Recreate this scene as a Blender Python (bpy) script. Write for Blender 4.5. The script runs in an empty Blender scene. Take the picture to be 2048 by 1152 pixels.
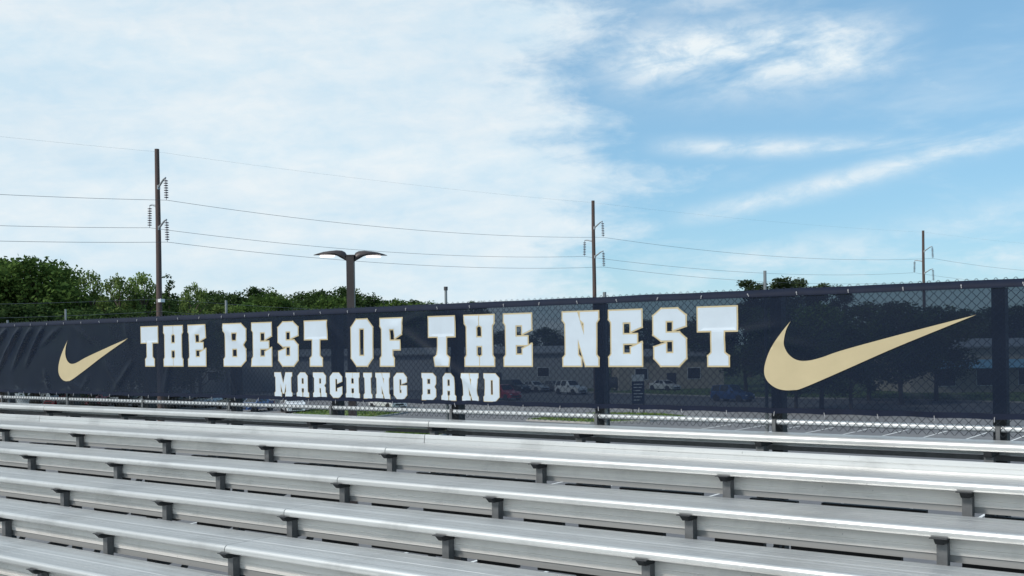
import bpy, bmesh, math, random
from mathutils import Vector, Matrix, noise
from mathutils.geometry import tessellate_polygon
random.seed(11)
R = math.radians
sc = bpy.context.scene
COL = sc.collection

# ------------------------------------------------------------------ camera
EYE = 6.4                      # camera height above the parking lot
PSI, ROLL = R(36.2), R(0.837)
fwd = Vector((-math.sin(PSI), math.cos(PSI), 0)); rgt = Vector((math.cos(PSI), math.sin(PSI), 0)); up = Vector((0, 0, 1))
ci = rgt * math.cos(ROLL) - up * math.sin(ROLL); cj = rgt * math.sin(ROLL) + up * math.cos(ROLL)
cam_d = bpy.data.cameras.new('camera'); cam = bpy.data.objects.new('camera', cam_d); COL.objects.link(cam)
m = Matrix((ci, cj, -fwd)).transposed().to_4x4(); m.translation = (0, 0, EYE); cam.matrix_world = m
cam_d.sensor_width = 36; cam_d.lens = 36 * 2162 / 2048; cam_d.shift_y = 112.7 / 2048
cam_d.clip_start = 0.1; cam_d.clip_end = 5000
sc.camera = cam

# ------------------------------------------------------------------ sky, sun, exposure
SUN_EL = R(42); sd = (-0.70 * rgt - 0.50 * fwd).normalized()
sun_dir = Vector((sd.x * math.cos(SUN_EL), sd.y * math.cos(SUN_EL), math.sin(SUN_EL)))
world = bpy.data.worlds.new('World'); sc.world = world; world.use_nodes = True
world.cycles.sampling_method = 'MANUAL'; world.cycles.sample_map_resolution = 256
nt = world.node_tree; nt.nodes.clear()
class G:
    """tiny node-graph helper"""
    def __init__(s, tree): s.t = tree
    def n(s, typ, **kw):
        nd = s.t.nodes.new(typ)
        for k, v in kw.items(): setattr(nd, k, v)
        return nd
    def set(s, sock, v):
        if hasattr(v, 'is_output') or isinstance(v, bpy.types.NodeSocket): s.t.links.new(v, sock)
        else: sock.default_value = v
    def m(s, op, a, b=None, c=None, clamp=False):
        nd = s.n('ShaderNodeMath', operation=op); nd.use_clamp = clamp
        s.set(nd.inputs[0], a)
        if b is not None: s.set(nd.inputs[1], b)
        if c is not None: s.set(nd.inputs[2], c)
        return nd.outputs[0]
    def vm(s, op, a, b=None):
        nd = s.n('ShaderNodeVectorMath', operation=op); s.set(nd.inputs[0], a)
        if b is not None: s.set(nd.inputs[1], b)
        return nd.outputs['Value'] if op in ('DOT_PRODUCT', 'LENGTH') else nd.outputs[0]
    def comb(s, x, y, z):
        nd = s.n('ShaderNodeCombineXYZ'); s.set(nd.inputs[0], x); s.set(nd.inputs[1], y); s.set(nd.inputs[2], z); return nd.outputs[0]
    def noise(s, vec, scale, detail=4, rough=.55, dist=0):
        nd = s.n('ShaderNodeTexNoise'); s.set(nd.inputs['Vector'], vec)
        nd.inputs['Scale'].default_value = scale; nd.inputs['Detail'].default_value = detail
        nd.inputs['Roughness'].default_value = rough; nd.inputs['Distortion'].default_value = dist
        return nd.outputs[0]
    def ss(s, v, lo, hi, a=0., b=1.):
        nd = s.n('ShaderNodeMapRange', interpolation_type='SMOOTHSTEP'); s.set(nd.inputs[0], v)
        for i, q in enumerate((lo, hi, a, b)): nd.inputs[i + 1].default_value = q
        return nd.outputs[0]
    def lin(s, v, lo, hi, a=0., b=1.):
        nd = s.n('ShaderNodeMapRange'); s.set(nd.inputs[0], v)
        for i, q in enumerate((lo, hi, a, b)): nd.inputs[i + 1].default_value = q
        return nd.outputs[0]
    def mix(s, f, a, b, blend='MIX'):
        nd = s.n('ShaderNodeMix', data_type='RGBA', blend_type=blend)
        s.set(nd.inputs[0], f); s.set(nd.inputs[6], a); s.set(nd.inputs[7], b); return nd.outputs[2]
def c4(c): return (c[0], c[1], c[2], 1.0)

g = G(nt)
out = g.n('ShaderNodeOutputWorld'); bg = g.n('ShaderNodeBackground'); nt.links.new(bg.outputs[0], out.inputs[0])
sky = g.n('ShaderNodeTexSky', sky_type='NISHITA', sun_disc=False)
sky.sun_elevation = SUN_EL; sky.sun_rotation = math.atan2(sun_dir.x, sun_dir.y)
sky.air_density = 1.0; sky.dust_density = 0.4; sky.ozone_density = 3.0; sky.altitude = 100
bg.inputs[1].default_value = 0.11
d = g.n('ShaderNodeTexCoord').outputs['Generated']
dr = g.vm('DOT_PRODUCT', d, tuple(rgt)); df = g.vm('DOT_PRODUCT', d, tuple(fwd))
sep = g.n('ShaderNodeSeparateXYZ'); g.set(sep.inputs[0], d); dz = sep.outputs[2]
az = g.m('ARCTAN2', dr, df)                                # compass bearing round the place, 0 along the street view
el = g.m('ARCSINE', dz)
pz = g.m('ADD', g.m('MAXIMUM', dz, 0.0), 0.10)             # cloud layer seen in perspective
pl = g.comb(g.m('DIVIDE', dr, pz), g.m('DIVIDE', df, pz), 0.0)
ae = g.comb(g.m('MULTIPLY', az, 1.0), g.m('MULTIPLY', el, 3.2), 0.3)
n_big = g.noise(ae, 3.2, 5, .55, .4)
n_fine = g.noise(ae, 9.0, 6, .62, .6)
n_pl = g.noise(pl, 1.1, 5, .6, .5)
n_str = g.noise(g.comb(az, g.m('MULTIPLY', g.m('SUBTRACT', el, g.m('MULTIPLY', az, .12)), 4.5), 1.7), 6.0, 5, .6, .35)
n_mott = g.noise(g.comb(az, g.m('MULTIPLY', el, 2.0), 5.5), 26., 5, .62, .3)
# the cloud bank: its edge runs up the sky, everything to one side is overcast
edge = g.m('ADD', dr, g.m('MULTIPLY', g.m('SUBTRACT', n_big, .5), -0.40))
edge = g.m('ADD', edge, g.m('MULTIPLY', g.m('SUBTRACT', n_fine, .5), -0.16))
edge = g.m('ADD', edge, g.m('MULTIPLY', g.m('SUBTRACT', n_mott, .5), -0.10))
bank = g.ss(edge, 0.125, 0.0)
def streak(u0, v0, u1, v1, width, amp, lo=.40, hi=.62, sc_=1.0):
    """a cirrus band between two bearings/elevations (degrees)"""
    u0, v0, u1, v1, width = (R(q) for q in (u0, v0, u1, v1, width))
    L = math.hypot(u1 - u0, v1 - v0); ex, ey = (u1 - u0) / L, (v1 - v0) / L
    du = g.m('SUBTRACT', az, u0); dv = g.m('SUBTRACT', el, v0)
    t = g.m('DIVIDE', g.m('ADD', g.m('MULTIPLY', du, ex), g.m('MULTIPLY', dv, ey)), L)
    w = g.m('SUBTRACT', g.m('MULTIPLY', dv, ex), g.m('MULTIPLY', du, ey))
    w = g.m('ADD', w, g.m('MULTIPLY', g.m('SUBTRACT', n_big, .5), width * 1.6))
    w = g.m('DIVIDE', w, width)
    prof = g.m('POWER', 2.718, g.m('MULTIPLY', g.m('MULTIPLY', w, w), -1.0))
    ends = g.m('MULTIPLY', g.ss(t, -.15, .2), g.ss(t, 1.15, .75))
    nn = g.ss(n_str, lo, hi)
    return g.m('MULTIPLY', g.m('MULTIPLY', prof, ends), g.m('MULTIPLY', nn, amp))
wisps = None
for a in ((5, 14.6, 20.5, 14.2, 1.7, .95, .30, .56, 1.2),     # the bright patch high on the clear side
          (8.5, 15.2, 14.5, 13.4, .9, .5, .3, .6, 1),
          (9.5, 6.6, 27, 9.9, .50, .75, .25, .5, 1.0),        # thin streak running up to the right
          (8, 10.2, 19, 9.6, .42, .7, .3, .55, 1.2),
          (17.5, 9.6, 33, 9.3, .45, .65, .3, .6, 1.2),
          (6, 3.4, 40, 4.1, 1.6, .62, .30, .6, 1.4),
          (20, 5.0, 45, 6.0, 1.2, .55, .3, .6, 1.3),
          (20, 13.5, 24.5, 9.5, .5, .35, .3, .6, 1.0),
          (3, 18.5, 15, 17.0, 1.3, .45, .35, .62, 1.2),
          (32, 12, 60, 18, 3, .5, .4, .65, 1.6), (40, 26, 80, 34, 4, .6, .4, .65, 1.6), (10, 30, 40, 40, 5, .5, .4, .65, 2)):
    s_ = streak(*a); wisps = s_ if wisps is None else g.m('MAXIMUM', wisps, s_)
wisps = g.m('MULTIPLY', wisps, g.lin(n_mott, .34, .60, .52, 1.15))
veil = g.m('MULTIPLY', g.ss(n_pl, .50, .80), .35)
low = g.ss(el, R(7), R(0), 0, .34)                           # thicker air low down
cloud = g.m('MAXIMUM', g.m('MULTIPLY', bank, g.lin(n_big, .30, .70, .82, 1.0)), g.m('MAXIMUM', wisps, veil))
cloud = g.m('MAXIMUM', cloud, low, clamp=True)
gam = g.n('ShaderNodeGamma'); g.set(gam.inputs[0], sky.outputs[0]); gam.inputs[1].default_value = .5
skyc = g.mix(1.0, gam.outputs[0], (1.32, 1.97, 2.34, 1), 'MULTIPLY')
shade = g.m('ADD', g.lin(n_str, .32, .70, .0, .75), g.lin(n_mott, .35, .65, -.12, .37), clamp=True)
cl_col = g.mix(shade, (4.75, 5.95, 6.75, 1), (6.15, 6.65, 6.9, 1))
final = g.mix(cloud, skyc, cl_col)
g.set(bg.inputs[0], final)

sun_d = bpy.data.lights.new('sun', 'SUN'); sun_d.energy = 2.2; sun_d.angle = R(9); sun_d.color = (1.0, .95, .88)
sun = bpy.data.objects.new('sun', sun_d); COL.objects.link(sun); sun.rotation_euler = sun_dir.to_track_quat('Z', 'Y').to_euler()
vs = sc.view_settings; sc.display_settings.display_device = 'sRGB'
vs.view_transform = 'Standard'; vs.look = 'None'; vs.gamma = 1; vs.use_curve_mapping = False; vs.exposure = 0.32
sc.cycles.transparent_max_bounces = 24; sc.cycles.max_bounces = 5; sc.cycles.diffuse_bounces = 3; sc.cycles.glossy_bounces = 3

# ------------------------------------------------------------------ materials
MAT = {}
def mat(name, base, rough=.6, metal=0., spec=.5, var=0., vscale=3., stretch=(1, 1, 1), bump=0., bscale=40., rand=0., grime=0., second=None, second_f=(.45, .62), rvar=0., coat=0.):
    m_ = bpy.data.materials.new(name); m_.use_nodes = True; t = m_.node_tree; gg = G(t)
    p = t.nodes['Principled BSDF']
    tc = gg.n('ShaderNodeTexCoord').outputs['Object']
    mp = gg.n('ShaderNodeMapping'); gg.set(mp.inputs[0], tc); mp.inputs['Scale'].default_value = stretch; v = mp.outputs[0]
    oi = gg.n('ShaderNodeObjectInfo')
    if rand:
        off = gg.vm('ADD', v, gg.comb(gg.m('MULTIPLY', oi.outputs['Random'], 91.), gg.m('MULTIPLY', oi.outputs['Random'], 57.), 0.)); v = off
    col = c4(base)
    nz = gg.noise(v, vscale, 6, .6)
    if second: col = gg.mix(gg.ss(nz, *second_f), col, c4(second))
    if var or rand:
        f = gg.lin(nz, .25, .75, 1 - var, 1 + var)
        if rand: f = gg.m('MULTIPLY', f, gg.lin(oi.outputs['Random'], 0, 1, 1 - rand, 1 + rand))
        col = gg.mix(1.0, col, gg.comb(f, f, f), 'MULTIPLY')
    if grime:                                                # rain marks, scuffs and specks of dirt
        st = gg.ss(gg.noise(tc, 1.3, 6, .7, .6), .50, .72); sp_ = gg.ss(gg.noise(tc, 34., 3, .5), .70, .76)
        sc_ = gg.ss(gg.noise(gg.vm('MULTIPLY', tc, (2.2, 30., 30.)), 3.0, 5, .7), .60, .72)
        k_ = gg.m('SUBTRACT', 1.0, gg.m('ADD', gg.m('ADD', gg.m('MULTIPLY', st, grime), gg.m('MULTIPLY', sp_, grime * 2.2)), gg.m('MULTIPLY', sc_, grime * .8)), clamp=True)
        col = gg.mix(1.0, col, gg.comb(k_, gg.m('MULTIPLY', k_, .995), gg.m('MULTIPLY', k_, .98)), 'MULTIPLY')
    gg.set(p.inputs['Base Color'], col)
    p.inputs['Metallic'].default_value = metal; p.inputs['Specular IOR Level'].default_value = spec
    if rvar: gg.set(p.inputs['Roughness'], gg.lin(gg.noise(v, vscale * 1.7, 5, .6), .3, .7, max(0.02, rough - rvar), rough + rvar))
    else: p.inputs['Roughness'].default_value = rough
    p.inputs['Coat Weight'].default_value = coat
    if bump:
        b = gg.n('ShaderNodeBump'); b.inputs['Strength'].default_value = bump; b.inputs['Distance'].default_value = .02
        gg.set(b.inputs['Height'], gg.noise(v, bscale, 4, .6)); gg.set(p.inputs['Normal'], b.outputs[0])
    MAT[name] = m_; return m_
mat('aluminium', (.62, .63, .635), .40, .62, grime=.17, var=.17, vscale=1.6, stretch=(.12, 14, 14), rand=.05, rvar=.08)
mat('aluminium_bounce', (.88, .855, .83), .52, .12, grime=.13, var=.10, vscale=1.6, stretch=(.12, 16, 22), rand=.06, rvar=.08)  # pale warm base puts light reflected off the ground into the risers' colour
mat('galvanised', (.24, .26, .27), .5, .5, var=.12, vscale=9)
mat('post_steel', (.15, .155, .16), .60, .35, var=.22, vscale=14, rand=.12)
mat('edge_steel', (.36, .36, .355), .55, .2, var=.12, vscale=1.6, stretch=(.12, 12, 12), rand=.08)
mat('dark_steel', (.034, .036, .040), .60, .1, var=.25, vscale=8)
mat('column_paint', (.016, .020, .026), .55, .0, var=.2, vscale=6)
mat('rail_white', (.58, .61, .63), .40, .25, var=.10, vscale=12)
mat('wire', (.055, .06, .07), .55, .4, var=.1)
mat('conductor', (.16, .17, .19), .6, .2)
mat('pole_wood', (.095, .066, .060), .85, 0, var=.30, vscale=3, stretch=(6, 6, .5), bump=.5, bscale=12)
mat('arm_steel', (.42, .45, .48), .5, .5)
mat('insulator', (.035, .030, .055), .35, 0)
mat('lamp_bronze', (.060, .050, .050), .45, .3, var=.15, vscale=5)
mat('pipe_dark', (.05, .05, .055), .6)
mat('white_print', (.50, .57, .64), .55, 0, var=.05, vscale=5)
mat('gold_print', (.475, .395, .24), .6, 0, var=.05, vscale=5)
mat('zip_tie', (.34, .34, .36), .5)
mat('navy_hem', (.005, .010, .027), .65, 0, spec=.2, var=.2, vscale=10, bump=.15, bscale=60)
mat('asphalt', (.135, .135, .142), .88, 0, var=.16, vscale=.12, second=(.16, .158, .16), bump=.25, bscale=30)
mat('concrete', (.20, .195, .185), .9, 0, var=.14, vscale=.6)
mat('kerb', (.36, .35, .33), .85, 0, var=.15, vscale=2)
mat('line_paint', (.72, .72, .70), .7, 0, var=.12, vscale=3)
mat('lawn', (.085, .150, .030), .95, 0, var=.30, vscale=1.2, second=(.13, .16, .045))
mat('field', (.075, .120, .030), .95, 0, var=.25, vscale=.15, second=(.10, .12, .04))
mat('wall_block', (.36, .37, .39), .85, 0, var=.08, vscale=.6)
mat('wall_tan', (.42, .38, .32), .85, 0, var=.08, vscale=.6)
mat('roof_metal', (.30, .31, .33), .5, .4, var=.08)
mat('awning_blue', (.18, .38, .55), .6)
mat('awning_orange', (.55, .26, .10), .6)
mat('door_dark', (.05, .05, .06), .5)
mat('bark', (.075, .060, .048), .9, 0, var=.3, vscale=3)
mat('tyre', (.018, .018, .018), .8)
mat('hub', (.45, .46, .48), .35, .8)
mat('car_glass', (.015, .018, .022), .08, 0, spec=.8)
mat('headlight', (.75, .77, .80), .15, 0, spec=.8)
mat('taillight', (.35, .02, .02), .25)
mat('plastic_black', (.02, .02, .022), .6)
mat('sign_navy', (.012, .022, .060), .5)
mat('sign_white', (.72, .74, .76), .6)
for nm, c in dict(paint_white=(.70, .72, .74), paint_red=(.38, .015, .03), paint_black=(.012, .013, .016), paint_silver=(.40, .42, .45), paint_blue=(.03, .08, .22), paint_grey=(.13, .14, .15), paint_pale=(.48, .57, .64)).items():
    mat(nm, c, .28, .15, coat=.6)
def emis(name, c, s):
    m_ = bpy.data.materials.new(name); m_.use_nodes = True; p = m_.node_tree.nodes['Principled BSDF']
    p.inputs['Base Color'].default_value = c4(c); p.inputs['Emission Color'].default_value = c4(c); p.inputs['Emission Strength'].default_value = s; MAT[name] = m_
emis('lamp_lens', (1.0, .97, .95), 1.6)
def foliage(name, dark, light, trans=.35):
    m_ = bpy.data.materials.new(name); m_.use_nodes = True; t = m_.node_tree; gg = G(t); t.nodes.clear()
    o = gg.n('ShaderNodeOutputMaterial'); geo = gg.n('ShaderNodeNewGeometry'); oi = gg.n('ShaderNodeObjectInfo')
    tc = gg.n('ShaderNodeTexCoord').outputs['Object']
    f = gg.m('ADD', gg.m('MULTIPLY', geo.outputs['Random Per Island'], .55), gg.m('MULTIPLY', gg.ss(gg.noise(tc, .55, 3), .35, .65), .45))
    col = gg.mix(f, c4(dark), c4(light))
    k = gg.lin(oi.outputs['Random'], 0, 1, .82, 1.18); col = gg.mix(1.0, col, gg.comb(k, k, k), 'MULTIPLY')
    a = gg.n('ShaderNodeBsdfDiffuse'); gg.set(a.inputs[0], col)
    b = gg.n('ShaderNodeBsdfTranslucent'); gg.set(b.inputs[0], col)
    mx = gg.n('ShaderNodeMixShader'); mx.inputs[0].default_value = trans
    t.links.new(a.outputs[0], mx.inputs[1]); t.links.new(b.outputs[0], mx.inputs[2]); t.links.new(mx.outputs[0], o.inputs[0]); MAT[name] = m_
foliage('leaf_mid', (.028, .060, .019), (.145, .225, .060))
foliage('leaf_light', (.060, .105, .030), (.245, .325, .105))
foliage('leaf_dark', (.020, .042, .018), (.085, .135, .045))
foliage('leaf_pine', (.020, .038, .020), (.075, .100, .045))
# the mesh fabric of the banner: woven vinyl with small holes that let the background show through
m_ = bpy.data.materials.new('banner_mesh'); m_.use_nodes = True; t_ = m_.node_tree; gg = G(t_)
p_ = t_.nodes['Principled BSDF']; o_ = t_.nodes['Material Output']
tc_ = gg.n('ShaderNodeTexCoord').outputs['Object']
nz_ = gg.noise(tc_, 2.2, 5, .6)
gg.set(p_.inputs['Base Color'], gg.mix(nz_, (.0010, .0058, .0185, 1), (.0020, .0090, .0275, 1))); p_.inputs['Roughness'].default_value = .42
p_.inputs['Specular IOR Level'].default_value = .24
tr_ = gg.n('ShaderNodeBsdfTransparent'); tr_.inputs[0].default_value = (.78, .90, 1.0, 1)
mx_ = gg.n('ShaderNodeMixShader'); mx_.inputs[0].default_value = .15
t_.links.new(p_.outputs[0], mx_.inputs[1]); t_.links.new(tr_.outputs[0], mx_.inputs[2]); t_.links.new(mx_.outputs[0], o_.inputs[0])
MAT['banner_mesh'] = m_

# ------------------------------------------------------------------ building helpers
def link(o, parent=None):
    COL.objects.link(o)
    if parent is not None: o.parent = parent
    return o
def tag(o, label=None, cat=None, group=None, kind=None):
    if label: o['label'] = label
    if cat: o['category'] = cat
    if group: o['group'] = group
    if kind: o['kind'] = kind
    return o
def empty(name, loc=(0, 0, 0), rz=0., label=None, cat=None, group=None):
    o = bpy.data.objects.new(name, None); o.location = loc; o.rotation_euler = (0, 0, rz); o.empty_display_size = .2
    link(o); return tag(o, label, cat, group)
class MB:
    def __init__(s): s.v = []; s.f = []
    def add(s, vs, fs):
        k = len(s.v); s.v += [tuple(q) for q in vs]; s.f += [tuple(i + k for i in f) for f in fs]; return s
    def box(s, x0, x1, y0, y1, z0, z1):
        return s.add([(x0, y0, z0), (x1, y0, z0), (x1, y1, z0), (x0, y1, z0), (x0, y0, z1), (x1, y0, z1), (x1, y1, z1), (x0, y1, z1)],
                     [(0, 3, 2, 1), (4, 5, 6, 7), (0, 1, 5, 4), (1, 2, 6, 5), (2, 3, 7, 6), (3, 0, 4, 7)])
    def tube(s, pts, rad, n=8, cap=True):
        pts = [Vector(p) for p in pts]; rr = rad if isinstance(rad, (list, tuple)) else [rad] * len(pts); rings = []; vs = []; fs = []
        prev = None
        for i, p in enumerate(pts):
            dd = (pts[min(i + 1, len(pts) - 1)] - pts[max(i - 1, 0)]).normalized()
            ref = Vector((0, 0, 1)) if abs(dd.z) < .9 else Vector((1, 0, 0))
            if prev is not None:
                a = (prev - dd * prev.dot(dd))
                a = a.normalized() if a.length > 1e-6 else dd.cross(ref).normalized()
            else: a = dd.cross(ref).normalized()
            b = dd.cross(a); prev = a
            for k in range(n):
                th = 2 * math.pi * k / n; vs.append(p + (a * math.cos(th) + b * math.sin(th)) * rr[i])
        for i in range(len(pts) - 1):
            for k in range(n): fs.append((i * n + k, i * n + (k + 1) % n, (i + 1) * n + (k + 1) % n, (i + 1) * n + k))
        if cap: fs.append(tuple(range(n))[::-1]); fs.append(tuple((len(pts) - 1) * n + k for k in range(n)))
        return s.add(vs, fs)
    def bar(s, p, q, w, h):
        p, q = Vector(p), Vector(q); dd = (q - p).normalized(); ref = Vector((0, 0, 1)) if abs(dd.z) < .95 else Vector((0, 1, 0))
        a = dd.cross(ref).normalized() * w / 2; b = a.cross(dd).normalized() * h / 2
        vs = [e + i * a + j * b for e in (p, q) for i, j in ((-1, -1), (1, -1), (1, 1), (-1, 1))]
        return s.add(vs, [(0, 1, 2, 3), (7, 6, 5, 4), (0, 4, 5, 1), (1, 5, 6, 2), (2, 6, 7, 3), (3, 7, 4, 0)])
    def prism(s, prof, x0, x1):
        """profile of (y, z) points, counter-clockwise seen from +x, drawn out along x"""
        n = len(prof); vs = [(x0, y, z) for y, z in prof] + [(x1, y, z) for y, z in prof]
        fs = [(i, (i + 1) % n, n + (i + 1) % n, n + i) for i in range(n)]; fs.append(tuple(range(n))[::-1]); fs.append(tuple(range(n, 2 * n)))
        return s.add(vs, fs)
    def mesh(s, name, mt, smooth=False, angle=None):
        me = bpy.data.meshes.new(name); me.from_pydata(s.v, [], s.f); me.update()
        bm = bmesh.new(); bm.from_mesh(me); bmesh.ops.recalc_face_normals(bm, faces=bm.faces[:]); bm.to_mesh(me); bm.free()
        if mt: me.materials.append(MAT[mt])
        if smooth:
            for p in me.polygons: p.use_smooth = True
            if angle is not None and hasattr(me, 'set_sharp_from_angle'): me.set_sharp_from_angle(angle=R(angle))
        return me
    def obj(s, name, mt, parent=None, smooth=False, angle=None, loc=None):
        o = bpy.data.objects.new(name, s.mesh(name, mt, smooth, angle))
        if loc is not None: o.location = loc
        return link(o, parent)
def inst(name, me, parent, loc=(0, 0, 0), rz=0., scale=None):
    o = bpy.data.objects.new(name, me); o.location = loc; o.rotation_euler = (0, 0, rz)
    if scale is not None: o.scale = scale
    return link(o, parent)
def copy_tree(o, parent=None):
    c = o.copy(); COL.objects.link(c); c.parent = parent
    for ch in list(o.children): copy_tree(ch, c)
    return c
def wp(px, py, Z):
    """place at a bearing / height and a distance along the street view (metres)"""
    a0, b0 = px - 1024, py - 688.7
    a = a0 * math.cos(ROLL) - b0 * math.sin(ROLL); b = a0 * math.sin(ROLL) + b0 * math.cos(ROLL)
    return Vector((0, 0, EYE)) + (fwd + rgt * (a / 2162) - up * (b / 2162)) * Z
def gp(px, py):
    a0, b0 = px - 1024, py - 688.7
    b = a0 * math.sin(ROLL) + b0 * math.cos(ROLL)
    p = wp(px, py, EYE * 2162 / b); p.z = 0; return p

# ------------------------------------------------------------------ ground
def sheet(name, pts, z, mt, kind='structure', label=None, cat=None):
    mb = MB(); mb.add([(x, y, z) for x, y in pts], [tuple(range(len(pts)))])
    return tag(mb.obj(name, mt), label, cat, None, kind)
sheet('ground', [(-1500, -1500), (1500, -1500), (1500, 1500), (-1500, 1500)], 0, 'field', label='grassy ground stretching out around the lot', cat='ground')
sheet('parking_lot', [(-128, 9.5), (90, 9.5), (90, 122), (-128, 122)], .006, 'asphalt', label='grey asphalt parking lot behind the bleachers', cat='parking lot')
sheet('bleacher_pad', [(-30, -4), (16, -4), (16, 9.5), (-30, 9.5)], .010, 'concrete', label='concrete pad under the bleachers', cat='pavement')
sheet('bounce_track', [(-160, -45), (120, -45), (120, -4), (-160, -4)], .010, 'concrete', label='unseen pale track in front of the bleachers, added for bounce light', cat='track')  # out of view, added pale and wide so its bounce warms the risers
# painted stall lines behind the fence
stall_me = MB().box(-.06, .06, 0, 6.2, 0, .003).mesh('stall_line', 'line_paint')
lot_marks = empty('stall_markings', (0, 0, .012), label='white painted stall lines on the asphalt behind the fence', cat='road marking'); lot_marks['kind'] = 'structure'
for k in range(-7, 7):
    inst('stall_line', stall_me, lot_marks, (-17.2 + 2.62 * k, 71.4, 0))
    inst('stall_line', stall_me, lot_marks, (-17.2 + 2.62 * k, 36.0, 0))
    inst('stall_line', stall_me, lot_marks, (-17.2 + 2.62 * k, 24.5, 0))
inst('stall_line', MB().box(-18.4, 15.8, -.06, .06, 0, .003).mesh('stall_line', 'line_paint'), lot_marks, (-17.2, 71.3, 0))
inst('stall_line', MB().box(-18.4, 15.8, -.06, .06, 0, .003).mesh('stall_line', 'line_paint'), lot_marks, (-17.2, 30.8, 0))
def island(pts, label):
    """kerbed planting island: kerb ring with a lawn inside"""
    rt_ = empty('grass_island', (0, 0, 0), label=label, cat='grass island'); rt_['kind'] = 'structure'
    c = sum((Vector(p) for p in pts), Vector((0, 0))) / len(pts)
    mb = MB(); n = len(pts); inner = [tuple(Vector(p) + (c - Vector(p)).normalized() * .22) for p in pts]
    vs = [(x, y, 0) for x, y in pts] + [(x, y, .15) for x, y in pts] + [(x, y, .15) for x, y in inner] + [(x, y, .05) for x, y in inner]
    fs = []
    for i in range(n):
        j = (i + 1) % n
        for k in range(3): fs.append((k * n + i, k * n + j, (k + 1) * n + j, (k + 1) * n + i))
    mb.add(vs, fs); mb.obj('kerb', 'kerb', rt_)
    lb = MB(); rng = random.Random(sum(map(ord, label)) % 1000)
    lb.add([(x, y, .13) for x, y in inner] + [(c.x, c.y, .34)], [(i, (i + 1) % n, n) for i in range(n)]); lw = lb.obj('lawn', 'lawn', rt_, True)
    gb = MB()                                                          # tufts standing up along the lawn
    for _ in range(2600):
        a, b = rng.random(), rng.random(); i = rng.randrange(n); p = Vector(inner[i]); q = Vector(inner[(i + 1) % n])
        if a + b > 1: a, b = 1 - a, 1 - b
        s_ = c + (p - c) * a + (q - c) * b; z = .13 + .21 * (1 - a - b); th = rng.random() * 6.28; w = rng.uniform(.05, .16); h = rng.uniform(.05, .14)
        dx, dy = math.cos(th) * w, math.sin(th) * w
        gb.add([(s_.x - dx, s_.y - dy, z), (s_.x + dx, s_.y + dy, z), (s_.x + rng.uniform(-.05, .05), s_.y, z + h)], [(0, 1, 2)])
    tag(gb.obj('grass_tufts', 'lawn', rt_), kind='stuff')
    return rt_
def gl(*pp): return [tuple(gp(x, y).xy) for x, y in pp]
island(gl((560, 836), (735, 838), (800, 829), (838, 822), (780, 817), (650, 817), (600, 825)), 'long grass island beside the lamp post')
island(gl((1052, 842), (1180, 848), (1300, 844), (1380, 836), (1330, 830), (1200, 828), (1100, 835)), 'curved grass island in front of the notice board')
island(gl((760, 872), (880, 874), (905, 868), (860, 860), (790, 860)), 'small grass island seen under the top bench')
island(gl((1180, 786), (1500, 796), (1800, 800), (2048, 806), (2200, 800), (2048, 786), (1700, 782), (1400, 776)), 'wide grass verge below the trees across the lot')

# ------------------------------------------------------------------ bleacher
D0, H0, RISE, TREAD, BAY, XF = 7.88, EYE - .7236, .2015, .61, 1.673, -6.775
frames = [XF + BAY * k for k in range(-8, 9)]
SEG = 4 * BAY
bl = empty('bleacher', (XF, D0, 0), label='long aluminium bleacher with rows of bench planks on steel posts', cat='bleacher')
def rel(x, y, z): return (x - XF, y - D0, z)
def grooves(y0, y1, n, top, dpt=.010, w=.0028):
    """ribbed top of an extruded plank, from y1 (rear) back to y0 (front)"""
    pts = []
    for k in range(n):
        c = y1 + (y0 - y1) * (k + 1) / (n + 1)
        pts += [(c + w, top), (c + w * .5, top - dpt), (c - w * .5, top - dpt), (c - w, top)]
    return pts
def plank_profile(w, front_round, thick, n):
    """y = 0 front, z = 0 top"""
    r = .030 if front_round else .006
    pts = [(w, -thick), (w, -.008), (w - .008, 0)]
    pts += grooves(r + .02, w - .012, n, 0)
    for k in range(7):
        a = math.pi / 2 + math.pi / 2 * k / 6; pts.append((r + r * math.cos(a), -r + r * math.sin(a)))
    if front_round: pts += [(0.0, -.046), (.004, -.056), (.012, -.060), (.030, -.060), (.030, -.052)]
    else: pts += [(0, -thick)]
    return pts
GAP = .004
seat_front = MB().prism(plank_profile(.268, True, .052, 2), GAP, SEG - GAP).mesh('seat_plank', 'aluminium')
seat_rear = MB().prism(plank_profile(.268, False, .052, 1), GAP, SEG - GAP).mesh('seat_plank', 'aluminium')
riser_prof = [(.022, 0), (0, -.062), (.007, -.064), (.007, -.068), (0, -.070), (.002, -.090), (.005, -.0915), (.005, -.0935), (.002, -.095), (.004, -.112), (.013, -.115), (.046, -.115), (.046, 0)]
edge_prof = [(.013, -.1155), (.015, -.157), (.046, -.157), (.046, -.1155)]
riser_edge = MB().prism(edge_prof, GAP, SEG - GAP).mesh('riser_edge', 'edge_steel')
riser = MB().prism(riser_prof, GAP, SEG - GAP).mesh('riser_plank', 'aluminium_bounce')
kick_prof = [(0, 0), (.004, .036), (.010, .036), (.010, .040), (.005, .042), (.010, .074), (.016, .080), (.040, .078), (.040, 0)]
kick = MB().prism(kick_prof, GAP, SEG - GAP).mesh('back_plank', 'aluminium')
post_me = MB().box(-.031, .031, 0, .062, -.56, -.098).mesh('seat_post', 'post_steel')
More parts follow.
